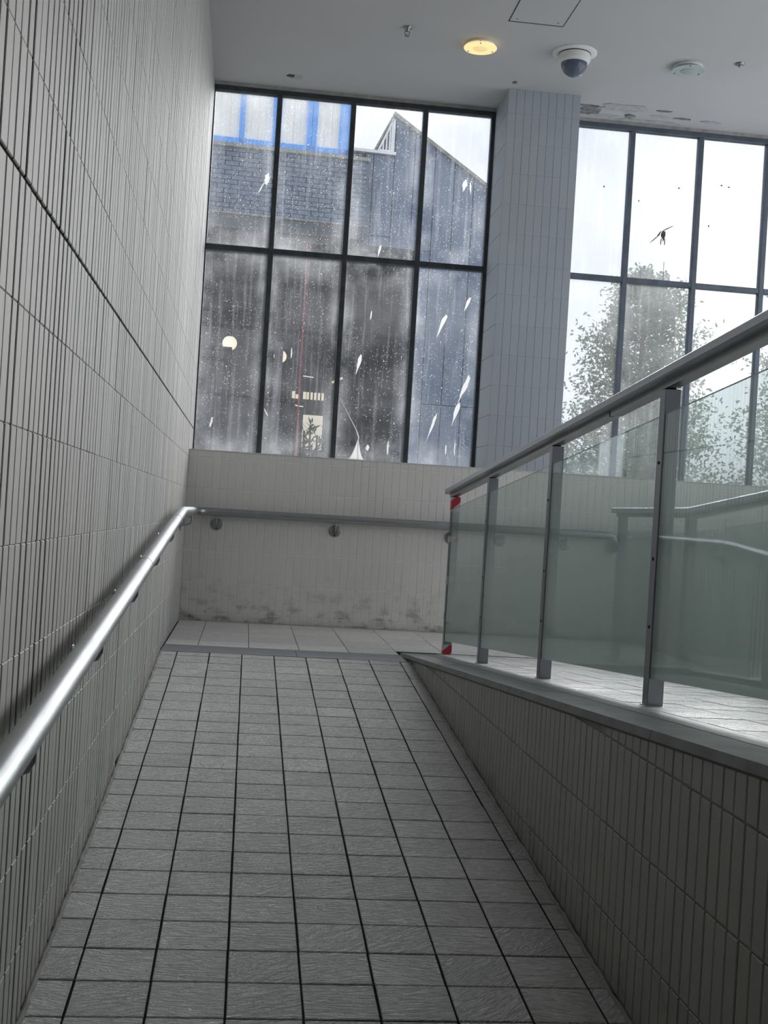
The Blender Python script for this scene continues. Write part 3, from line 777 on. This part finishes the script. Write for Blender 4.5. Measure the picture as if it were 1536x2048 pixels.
# ------------------------------------------------------------------ handrail along left and back wall
HR, HZr, HX, HY = .033, .905, -.418, 9.93
hrl = empty('handrail', (XL, 8.0, 0.9), label='round steel handrail up the left wall and along the back wall', cat='handrail')
pts = [(HX, YB + .6, HZr + (YB + .6 - 7.9) * SL), (HX, 0, HZr - 7.9 * SL), (HX, 4, HZr - 3.9 * SL), (HX, 7.75, HZr - .15 * SL), (HX, 7.9, HZr - .003), (HX, 8.05, HZr), (HX, 9.83, HZr)]
for a in range(1, 7):
    t = a * H / 6; pts.append((HX + .10 - .10 * math.cos(t), 9.83 + .10 * math.sin(t), HZr))
pts += [(0.5, HY, HZr), (2.0, HY, HZr), (3.05, HY, HZr)]
for a in range(1, 6):
    t = a * H / 5; pts.append((3.05 + .08 * math.sin(t), HY, HZr - .08 + .08 * math.cos(t)))
pts.append((3.13, HY, HZr - .14))
MB().tube(pts, HR, 28).build('rail', M_steel, hrl)
def collar(p, d, L=.03, r=HR + .0012):
    p = Vector(p); d = unit(Vector(d))
    MB().tube([p - d * L / 2, p + d * L / 2], r, 24).build('collar', M_steel2, hrl)
sl = (0, 1, SL)
collar((HX, 7.3, HZr - .6 * SL), sl, .02); collar((HX, 5.2, HZr - 2.7 * SL), sl, .008)
collar((HX, 9.2, HZr), (0, 1, 0), .02); collar((-.27, HY, HZr), (1, 0, 0), .012); collar((.08, HY, HZr), (1, 0, 0), .03); collar((1.62, HY, HZr), (1, 0, 0), .05); collar((2.45, HY, HZr), (1, 0, 0), .03)
def bracket(side, a):
    if side == 'L':
        zc = HZr + min(0, a - 7.9) * SL
        t = MB().tube([(XL + .01, a, zc - .105), (XL + .05, a, zc - .105), (HX - .01, a, zc - .095), (HX, a, zc - .075), (HX, a, zc - HR + .004)], .0075, 10).build('bracket', M_steel2, hrl)
        MB().lathe([(.050, 0), (.050, .005), (.046, .007), (0, .007)], (XL, a, zc - .105), 28, axis='x').build('wall_plate', M_plate, t)
    else:
        zc = HZr
        t = MB().tube([(a, YW - .01, zc - .10), (a, YW - .045, zc - .10), (a, HY + .004, zc - .085), (a, HY, zc - .07), (a, HY, zc - HR + .004)], .0075, 10).build('bracket', M_steel2, hrl)
        MB().lathe([(.050, 0), (.050, -.005), (.046, -.007), (0, -.007)], (a, YW, zc - .10), 28, axis='y').build('wall_plate', M_plate, t)
        MB().lathe([(.007, -.007), (.007, -.010), (0, -.010)], (a + .0, YW, zc - .135), 10, axis='y').build('screw', M_black, t)
for a in (1.5, 2.6, 3.74, 4.86, 5.97, 7.05, 8.2, 9.3): bracket('L', a)
for a in (-.245, .734, 1.713, 2.70): bracket('B', a)

# ------------------------------------------------------------------ glass balustrade on the kerb
BX = 1.43
def zr(y): return 1.187 + (8.385 - y) * .0785
def balustrade(bx, posts, zrail, zbase, label, yend, thin=False, gt=.155, gb=.095, tape=False, ystop=-.5):
    r = empty('balustrade', (bx, posts[0], zbase(posts[0])), label=label, cat='balustrade')
    # top rail in lengths with butt joints
    cuts = [yend + .05, 4.73, .2] if not thin else [yend + .03, 6.95, ystop]
    prof = [(-.030, -.040), (.052, -.040), (.058, -.034), (.060, -.012), (.052, 0), (-.024, 0), (-.034, -.008), (-.036, -.034)]
    for n in range(2):
        b, a = cuts[n] - (.0015 if n else 0), cuts[n + 1]
        ys_ = [b, a]
        mb = MB(); m_ = len(prof)
        vs = [(bx + u, yv, zrail(yv) + w) for yv in ys_ for u, w in prof]
        mb.add(vs, [tuple(range(m_)), tuple(range(m_, 2 * m_))[::-1]] + [((i + 1) % m_, i, m_ + i, m_ + (i + 1) % m_) for i in range(m_)])
        mb.build('top_rail', M_steel2, r)
        mb = MB().hexa([(bx + .0, a, zrail(a) - .064), (bx + .045, a, zrail(a) - .064), (bx + .045, b - .02, zrail(b - .02) - .064), (bx + .0, b - .02, zrail(b - .02) - .064),
                        (bx + .0, a, zrail(a) - .038), (bx + .045, a, zrail(a) - .038), (bx + .045, b - .02, zrail(b - .02) - .038), (bx + .0, b - .02, zrail(b - .02) - .038)])
        mb.build('under_rail', M_plate, r)
    for i, yf in enumerate(posts):
        ya, yb = yf - .055, yf
        zb_ = zbase(yf) - .002; zt = zrail(yf) - .062
        p = MB().cbox(bx, bx + .058, ya, yb, zb_, zt, .002).build('post', M_post, r)
        MB().cbox(bx - .006, bx + .066, ya - .008, yb + .008, zb_, zb_ + .006, .002).build('foot_plate', M_plate, p)
        for zz in (.28, .52, .86):
            MB().lathe([(.006, 0), (.006, -.003), (0, -.003)], (bx, yf - .028, zb_ + zz), 8, axis='x').build('bolt', M_black, p)
        if tape and i == 0:
            for (z0, z1) in ((zt - .105, zt - .005), (zb_ + .006, zb_ + .075), (zb_ + .50, zb_ + .56), (zb_+.80,zb_+.84)):
                MB().cbox(bx - .0025, bx + .0605, ya - .0025, yb + .0025, z0, z1, .001).build('hazard_tape', M_tape, p, label='red and white striped tape')
    for i in range(len(posts)):
        yb = posts[i] - .056; ya = posts[i + 1] + .001 if i + 1 < len(posts) else ystop
        if yb < ya + .1: continue
        x0, x1 = bx + .004, bx + .014
        q = [(ya, zbase(ya) + gb), (yb, zbase(yb) + gb), (yb, zrail(yb) - gt), (ya, zrail(ya) - gt)]
        mb = MB()
        vs = [(x0, a, b) for a, b in q] + [(x1, a, b) for a, b in q]
        mb.add(vs, [(3, 2, 1, 0)], 0)
        mb.add(vs, [(4, 5, 6, 7)], 1)
        mb.add(vs, [(0, 1, 5, 4), (1, 2, 6, 5), (2, 3, 7, 6), (3, 0, 4, 7)], 2)
        o = mb.build('glass_panel', [M_frost, M_clear, M_glassedge], r)
        uv = o.data.uv_layers.new(name='fade')
        for pl in o.data.polygons:
            for li in pl.loop_indices:
                k = o.data.loops[li].vertex_index % 4
                uv.data[li].uv = (0 if k in (0, 3) else 1, 0 if k in (0, 1) else 1)
    return r
balustrade(BX, [8.42, 7.143, 5.665, 4.127, 2.59, 1.05], zr, zup, 'steel and frosted glass balustrade between the two ramps, tape on its end post', 8.44, tape=True)
def zr2(y): return 1.118 if y > 6.95 else 1.118 + (6.95 - y) * .079
def zb2(y): return zup(y) + .03
balustrade(X2 + .03, [8.39, 7.06, 5.86, 4.4, 2.9], zr2, lambda y: max(.03, min(zb2(y), zr2(y) - .95)), 'second glass balustrade on the far side of the upper ramp', 8.42, thin=True, ystop=.3)

# ------------------------------------------------------------------ hall behind and beside the camera (light comes in through side glazing and an added rear opening)
M_plain = simple('painted hall wall', (0.58, 0.575, 0.55), 0.7, var=.05, vscale=1)
MB().box(5.2, 5.4, YB, YG + .1, -.5, 0.8).box(5.2, 5.4, YB, YG + .1, 4.5, ZC).box(5.2, 5.4, 10.35, YG + .1, .8, 4.5).box(5.2, 5.4, YB, 3.5, .8, 4.5).build('wall_right', M_plain, kind='structure', label='low wall under the side glazing of the hall', cat='wall')
g3 = empty('window_3', (5.3, 0, .8), label='side glazing of the hall', cat='window', kind='structure')
for i in range(4):
    MB().box(5.27, 5.33, 10.2 - i * 1.9, 10.26 - i * 1.9, .8, 4.5).build('mullion', M_darkmetal, g3)
MB().box(XL - .3, 5.4, YB - .2, YB, -2.0, 1.25).box(XL - .3, 5.4, YB - .2, YB, 4.5, ZC).box(XL - .3, 3.4, YB - .2, YB, 1.2, 4.5).box(3.4, 5.4, YB - .2, YB, 3.3, 4.5).build('wall_front', M_plain, kind='structure', label='end wall behind the camera', cat='wall')

# ------------------------------------------------------------------ outside
M_ground = simple('paving', (0.30, 0.30, 0.29), .9, var=.2, vscale=1)
MB().box(-25, 40, YG + .2, 70, -.4, -.05).build('ground', M_ground, kind='structure', label='paved ground outside', cat='ground')
TH = math.radians(3.3)
def bp(u, d, z): return (u * math.cos(TH) - d * math.sin(TH), 20 + u * math.sin(TH) + d * math.cos(TH), z)
def bbox(mb, u0, u1, d0, d1, z0, z1, mi=0):
    return mb.hexa([bp(u0, d0, z0), bp(u1, d0, z0), bp(u1, d1, z0), bp(u0, d1, z0), bp(u0, d0, z1), bp(u1, d0, z1), bp(u1, d1, z1), bp(u0, d1, z1)], mi)
M_brick = simple('blue painted brick', (0.125, 0.17, 0.235), .75, bscale=30, bstr=.4, var=.12, vscale=3)
M_mortar = simple('blue painted mortar', (0.06, 0.085, 0.12), .9)
M_panel = simple('blue grey cladding', (0.135, 0.185, 0.26), .6, var=.08, vscale=.8)
M_concrete = simple('dirty concrete edge', (0.26, 0.27, 0.24), .9, bscale=25, bstr=.6, var=.35, vscale=9)
M_bframe = simple('bright blue window frame', (0.10, 0.36, 0.85), .4)
M_blind = simple('white blind slat', (0.86, 0.86, 0.80), .8, var=.03)
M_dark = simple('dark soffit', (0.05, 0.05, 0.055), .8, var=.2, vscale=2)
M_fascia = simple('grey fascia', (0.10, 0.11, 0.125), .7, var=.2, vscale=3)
M_face0 = simple('shopfront void and shadow', (0.035, 0.037, 0.042), .3)
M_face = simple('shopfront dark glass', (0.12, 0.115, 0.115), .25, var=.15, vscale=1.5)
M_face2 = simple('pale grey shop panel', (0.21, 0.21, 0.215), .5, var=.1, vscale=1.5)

bld = empty('building', bp(0, 0, 0), label='blue painted brick building with bright blue window frames', cat='building')
mb = MB(); bbox(mb, -4.0, 1.645, .03, 3, 5.80, 6.90); mb.build('wall', M_mortar, bld)
mb = MB(); bbox(mb, -4.0, 1.70, -.06, .1, 6.885, 6.945); mb.build('coping', M_concrete, bld)
zrow = 5.815; row = 0
while zrow < 6.86:
    u = 1.65 - (0 if row % 2 else .11)
    if row % 2 == 0:
        mb = MB(); bbox(mb, u + .004, 1.65, .0, .04, zrow, zrow + .066); mb.build('brick', M_brick, bld)
    while u > -1.25:
        L_ = .215
        j = rnd.uniform(-.004, .004)
        mb = MB(); bbox(mb, u - L_, u - .006, j, .04, zrow, zrow + .066); mb.build('brick', M_brick, bld)
        u -= .225
    zrow += .0775; row += 1
mb = MB(); bbox(mb, -4.0, 1.68, -.05, .3, 5.55, 5.80); mb.build('fascia', M_fascia, bld)
mb = MB(); bbox(mb, -4.0, 1.70, -.08, .0, 5.775, 5.80); mb.build('ledge', M_concrete, bld)
mb = MB(); bbox(mb, -4.0, 1.68, -.02, 3.0, 5.42, 5.55); mb.build('soffit', M_dark, bld)
mb = MB(); bbox(mb, -4.0, 1.32, .10, .2, 6.94, 9.3); mb.build('blind_backing', M_blind, bld)
# upstairs windows: frames and blinds
def wframe(u0, u1, name='window_frame', z0=6.945, z1=9.3, d0=-.01):
    mb = MB(); bbox(mb, u0, u1, d0, .12, z0, z1); return mb.build(name, M_bframe, bld)
wframe(-4.0, 1.32, 'sill_frame', 6.945, 7.045)
for a, b in ((-1.25, -1.15), (-.51, -.43), (.03, .17), (.60, .685), (.69, .775), (1.15, 1.32)): wframe(a, b)
for a, b, nn in ((-1.15, -.51, 4), (-.43, .03, 4), (.17, .60, 4), (.775, 1.15, 3)):
    for i in range(nn):
        w_ = (b - a) / nn
        mb = MB(); bbox(mb, a + i * w_ + .0008, a + (i + 1) * w_ - .0008, .05 + .008 * (i % 2), .07 + .008 * (i % 2), 7.05, 9.3); mb.build('blind', M_blind, bld)
# clad gable building to its right
gb = empty('building', bp(2.8, .3, 0), label='blue grey clad building with a steep sloping roof edge', cat='building')
D0 = .25
mb = MB(); mb.prism([(2.135, 5.53), (2.78, 5.53), (2.93, 5.30), (2.93, 0), (4.26, 0), (4.26, 6.50), (2.12, 7.84)], D0 + .05, 3.5, lambda a, b, d: bp(a, d, b)); mb.build('wall', M_mortar, gb)
mb = MB(); mb.prism([(1.62, 5.55), (2.135, 5.55), (2.135, 7.12), (1.30, 7.12), (1.30, 6.95), (1.62, 6.95)], D0 + .05, 3.5, lambda a, b, d: bp(a, d, b)); mb.build('wall', M_mortar, gb)
def roofz(u): return 7.84 - (u - 2.12) * .6265
def panel(u0, u1, z0, z1a, z1b):
    mb = MB(); mb.prism([(u0 + .008, z0), (u1 - .008, z0), (u1 - .008, z1b), (u0 + .008, z1a)], D0, D0 + .06, lambda a, b, d: bp(a, d, b)); mb.build('cladding_panel', M_panel, gb)
panel(1.655, 1.79, 5.56, 7.10, 7.10); panel(1.79, 2.15, 5.73, 7.10, 7.10); panel(1.79, 2.15, 5.55, 5.715, 5.715)
panel(2.15, 2.50, 5.55, roofz(2.15) , roofz(2.50)); panel(2.50, 2.865, 5.55, roofz(2.5), roofz(2.865))
us = [2.865, 3.215, 3.56, 3.91, 4.26]
for i in range(4):
    a, b = us[i], us[i + 1]
    panel(a, b, 2.935, roofz(a), roofz(b)); panel(a, b, 0.0, 2.92, 2.92)
panel(2.60, 2.865, 0.0, 5.54, 5.54)
mb = MB(); mb.prism([(2.10, 7.86), (4.34, 7.86 - 2.24 * .6265), (4.34, 7.80 - 2.24 * .6265), (2.10, 7.79)], D0 - .06, 3.6, lambda a, b, d: bp(a, d, b)); mb.build('verge_trim', M_concrete, gb)
mb = MB(); bbox(mb, 1.32, 2.16, D0 - .05, .6, 7.12, 7.17); mb.build('ledge', M_white, gb)
# little triangular roof glazing
mb = MB()
for p0, p1, w_ in (((1.86, 7.18), (2.10, 7.74), .018), ((2.10, 7.18), (2.10, 7.74), .03), ((1.86, 7.18), (2.10, 7.18), .02)):
    mb.prism([(p0[0] - w_, p0[1]), (p0[0] + w_, p0[1]), (p1[0] + w_, p1[1]), (p1[0] - w_, p1[1])] if p0[1] != p1[1] else [(p0[0], p0[1] - w_), (p1[0], p0[1] - w_), (p1[0], p0[1] + w_), (p0[0], p0[1] + w_)], D0 - .02, D0 + .03, lambda a, b, d: bp(a, d, b))
mb.build('rooflight_frame', M_white, gb)
for i in range(3):
    uu = 1.93 + i * .055
    mb = MB(); bbox(mb, uu, uu + .022, D0, D0 + .02, 7.20, 7.20 + (uu - 1.86) * 2.2); mb.build('rooflight_bar', M_white, gb)
mb = MB(); bbox(mb, -.02 + 1.33, 1.42, .4, .5, 7.17, 9.2); mb.build('corner_post', M_concrete, gb)

# dark recessed shopfront under the overhang
sf = empty('shopfront', bp(0, 5, 0), label='dark recessed shopfront under the blue building', cat='shopfront')
FD = 4.2
def fz(z): return EYE + (z - EYE) * (1 + FD / 20.2)
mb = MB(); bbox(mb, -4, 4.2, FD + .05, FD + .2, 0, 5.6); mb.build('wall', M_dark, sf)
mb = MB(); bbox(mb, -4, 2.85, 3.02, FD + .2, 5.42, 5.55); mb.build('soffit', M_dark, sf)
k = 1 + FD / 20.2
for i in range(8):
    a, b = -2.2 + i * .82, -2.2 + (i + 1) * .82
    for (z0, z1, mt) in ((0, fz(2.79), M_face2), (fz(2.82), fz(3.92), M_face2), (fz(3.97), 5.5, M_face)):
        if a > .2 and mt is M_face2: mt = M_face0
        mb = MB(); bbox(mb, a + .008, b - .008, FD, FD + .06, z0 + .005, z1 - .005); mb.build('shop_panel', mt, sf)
mb = MB(); bbox(mb, -2.4, 4.2, FD - .03, FD, fz(3.92), fz(3.97)); mb.build('rail_bar', M_black, sf)
mb = MB(); mb.prism([(2.70 * k, fz(4.45)), (2.70 * k, fz(3.97)), (1.98 * k, fz(3.97))], FD - .02, FD, lambda a, b, d: bp(a, d, b)); mb.build('shop_panel', M_face0, sf)  # dark triangle: a slanting shadow edge put in as a near-black sheet
mb = MB(); bbox(mb, -2.4, 4.2, FD - .03, FD, fz(2.79), fz(2.82)); mb.build('rail_bar', M_fascia, sf)
for i in range(5):
    mb = MB(); bbox(mb, -2.2, .9, FD - .02, FD, fz(4.15) + i * .17, fz(4.15) + i * .17 + .05); mb.build('shutter_slat', M_fascia, sf)
# lit things inside
M_lit = simple('lit interior', (.8, .75, .6), .5, emis=(1.0, .86, .62), estr=.5)
M_lit2 = simple('lit shop window', (.8, .75, .6), .5, emis=(1.0, .90, .70), estr=.45)
def fpt(u, z): return (u * k, EYE + (z - EYE) * k)
for i in range(9):
    if i == 2: continue
    u_ = .82 + i * .062
    a, z0 = fpt(u_, 2.83); b, z1 = fpt(u_ + (.036 if i > 3 else .05), 2.95 if i != 1 else 2.90)
    mb = MB(); bbox(mb, a, b, FD - .05, FD - .02, z0, z1); mb.build('lit_slot', M_lit, sf)
a, z0 = fpt(1.03, 2.0); b, z1 = fpt(1.36, 2.57)
mb = MB(); bbox(mb, a, b, FD - .04, FD - .01, z0, z1); mb.build('lit_window', M_lit2, sf)
a, z0 = fpt(.51, 1.9); b, z1 = fpt(.80, 3.46)
mb = MB(); bbox(mb, a, b, FD - .06, FD - .01, z0, z1); mb.build('dark_doorway', M_black, sf)
for (p, q) in (((.95, 3.17), (1.12, 3.16)), ((1.43, 3.10), (1.60, 3.19)), ((.85, 2.68), (.98, 2.67))):
    a, z0 = fpt(*p); b, z1 = fpt(*q)
    MB().tube([bp(a, FD - .5, z0), bp(b, FD - .5, z1)], .022 if q[0] > 1.5 else .012, 8).build('tube_light', M_lit, sf)
# potted plants in front of the lit window
M_leafdk = simple('shadowed leaves', (.05, .07, .04), .7)
for i, (uu, hh) in enumerate(((1.02, 2.36), (1.12, 2.46), (1.24, 2.30), (1.38, 2.42))):
    r = random.Random(i + 5); a, zt = fpt(uu, hh)
    pl = empty('potted_plant', bp(a, FD - .5, 0), label=['dark bushy plant at the left of the lit shop window', 'tallest dark plant before the lit shop window', 'shorter dark plant before the lit shop window', 'dark plant at the right of the lit shop window'][i], cat='plant', group='plants before the shop window')
    mb = MB()
    for _ in range(90):
        h_ = r.uniform(.9, zt); an = r.uniform(0, 6.28); rad = r.uniform(.02, .20)
        c = Vector(bp(a + math.cos(an) * rad, FD - .5 + math.sin(an) * rad * .5, h_)); d = Vector((math.cos(an) * .07, .03, r.uniform(.02, .09))); s_ = Vector((0.018, 0, -.01))
        mb.add([c - d, c + s_, c + d, c - s_], [(0, 1, 2, 3)])
    mb.build('leaves', M_leafdk, pl, kind='stuff')
    MB().tube([bp(a, FD - .5, .3), bp(a, FD - .5, zt - .1)], .02, 6).build('stem', M_black, pl)
    MB().lathe([(.10, -.05), (.14, .32), (.12, .32)], bp(a, FD - .5, 0), 14).build('pot', M_fascia, pl)
# globe lamps
for (uu, zz, lb, dd) in ((-.295, 3.66, 'round white globe lamp glowing in the recess, left one', 3.3), (.55, 3.51, 'half-hidden globe lamp glowing by the dark doorway', 3.3)):
    kk = 1 + dd / 20.2
    c = bp(uu * kk, dd, EYE + (zz - EYE) * kk)
    g = empty('globe_lamp', c, label=lb, cat='lamp', group='globe lamps in the recess')
    rr = .140 if uu < 0 else .125
    MB().lathe([(rr * math.sin(a), rr * math.cos(a)) for a in [i * math.pi / 14 for i in range(15)]], c, 24).build('globe', simple('glowing globe', (.9, .85, .7), .4, emis=(1, .90, .68), estr=.80), g)
    MB().lathe([(.05, .0), (.05, .3), (.02, 1.0)], (c[0], c[1], c[2] + .12), 12).build('stem', M_dark, g)
kk = 1 + 2.6 / 20.2
a, b = .22 * kk, .535 * kk
mb = MB(); bbox(mb, .44 * kk, .565 * kk, 2.6, 2.9, 0, EYE + (3.75 - EYE) * kk); mb.build('pier', M_face2, sf)
# dark steel frame standing in front (post with two arms)
kk = 1 + 2.2 / 20.2
def q3(u, z, d=2.2): return bp(u * kk, d, EYE + (z - EYE) * kk)
gf = empty('steel_frame', q3(-.35, EYE - .95), label='dark steel post with two arms left of the globe lamp', cat='frame')
mb = MB(); bbox(mb, -.42 * kk, -.30 * kk, 2.15, 2.3, 0, EYE + (3.55 - EYE) * kk); mb.build('post', M_black, gf)
mb = MB(); bbox(mb, -2.2, -.30 * kk, 2.15, 2.3, EYE + (3.53 - EYE) * kk, EYE + (3.59 - EYE) * kk); mb.build('upper_arm', M_black, gf)
mb = MB(); bbox(mb, -2.2, -.42 * kk, 2.17, 2.28, EYE + (3.36 - EYE) * kk, EYE + (3.41 - EYE) * kk); mb.build('lower_arm', M_dark, gf)
# pale service post and red cord
mb = MB(); bbox(mb, 1.815, 1.95, .3, .4, 5.235, 5.43); mb.build('support_post', M_concrete, bld)
MB().tube([bp(.72, -.05, 5.42), bp(.735, -.05, 4.2), bp(.728, -.05, 3.2), bp(.75, -.05, 1.6), bp(.75, -.05, .0)], .011, 8).build('hanging_cord', M_red, None, label='thin red cord hanging in front of the dark recess', cat='cord')

# ------------------------------------------------------------------ trees
def leaf_mat(name, c1, c2):
    mm, nt, p = mat(name)
    f = noise(nt, pos(nt), 9, 2)
    c = mixc(nt, ramp(nt, f, [(.35, 0), (.65, 1)]), c1, c2)
    nt.links.new(c, p.inputs['Base Color']); p.inputs['Roughness'].default_value = .45
    tl = N(nt, 'ShaderNodeBsdfTranslucent'); nt.links.new(c, tl.inputs['Color'])
    mx = N(nt, 'ShaderNodeMixShader'); mx.inputs[0].default_value = .5
    o = [n for n in nt.nodes if n.type == 'OUTPUT_MATERIAL'][0]
    nt.links.new(p.outputs[0], mx.inputs[1]); nt.links.new(tl.outputs[0], mx.inputs[2]); nt.links.new(mx.outputs[0], o.inputs[0])
    return mm
M_leaf = leaf_mat('tree leaf', (.11, .16, .11), (.22, .28, .19))
M_bark = simple('bark', (.10, .085, .07), .9, bscale=20, bstr=.6, var=.3, vscale=10)
def tree(x, y, top, rad, seed, label, zlow_=.6, nb=110, nl=210):
    r = random.Random(seed)
    t = empty('tree', (x, y, -.05), label=label, cat='tree', group='young trees outside the right window')
    trunk = [Vector((x, y, -.05)), Vector((x + .05, y, 1.2)), Vector((x - .03, y + .03, 2.6)), Vector((x + .02, y, top - .5)), Vector((x, y, top - .05))]
    MB().tube(trunk, [.08, .07, .05, .025, .006], 8).build('trunk', M_bark, t)
    br = MB(); lv = MB()
    for i in range(nb):
        f = (i + r.random()) / nb
        z0 = zlow_ + (top - zlow_) * f ** .85
        R = rad * (1 - ((z0 - zlow_) / (top - zlow_))) ** .5 * r.uniform(.55, 1.08) + .10
        if z0 < 1.2: R *= .9
        an = i * 2.4 + r.uniform(-.4, .4)
        d = Vector((math.cos(an), math.sin(an), r.uniform(.25, .6)))
        b0 = Vector((x, y, max(.4, z0 - R * .35))); tip = b0 + unit(d) * R * 1.1
        mid = (b0 + tip) / 2 + Vector((0, 0, -.04))
        br.tube([b0, mid, tip], [.018, .011, .003], 5)
        for j in range(nl):
            s = r.uniform(.15, 1.04) ** .8
            c = b0.lerp(tip, s) + Vector((r.gauss(0, 1), r.gauss(0, 1), r.gauss(0, 1))) * (.07 + .10 * R * .6)
            u = unit(Vector((r.gauss(0, 1), r.gauss(0, 1), r.gauss(-.2, .7)))); w = unit(u.cross(Vector((r.gauss(0, 1), r.gauss(0, 1), r.gauss(0, 1)))))
            L_ = r.uniform(.034, .054); W_ = L_ * r.uniform(.40, .55)
            lv.add([c - u * L_, c + w * W_ - u * .1 * L_, c + u * L_, c - w * W_ - u * .1 * L_], [(0, 1, 2), (0, 2, 3)])
    br.build('branches', M_bark, t, kind='stuff')
    lv.build('leaves', M_leaf, t, kind='stuff')
tree(6.55, 20, 5.35, 1.85, 3, 'young leafy tree standing behind the middle of the right window')
tree(10.0, 20.6, 5.75, 1.9, 8, 'leafy tree at the right edge behind the handrail')
tree(5.6, 22.5, 3.1, 1.2, 12, 'small low tree beside the column edge, behind the window', nb=40)
tree(8.0, 23.5, 4.1, 1.5, 17, 'smaller tree in the gap between the two larger ones', nb=50)
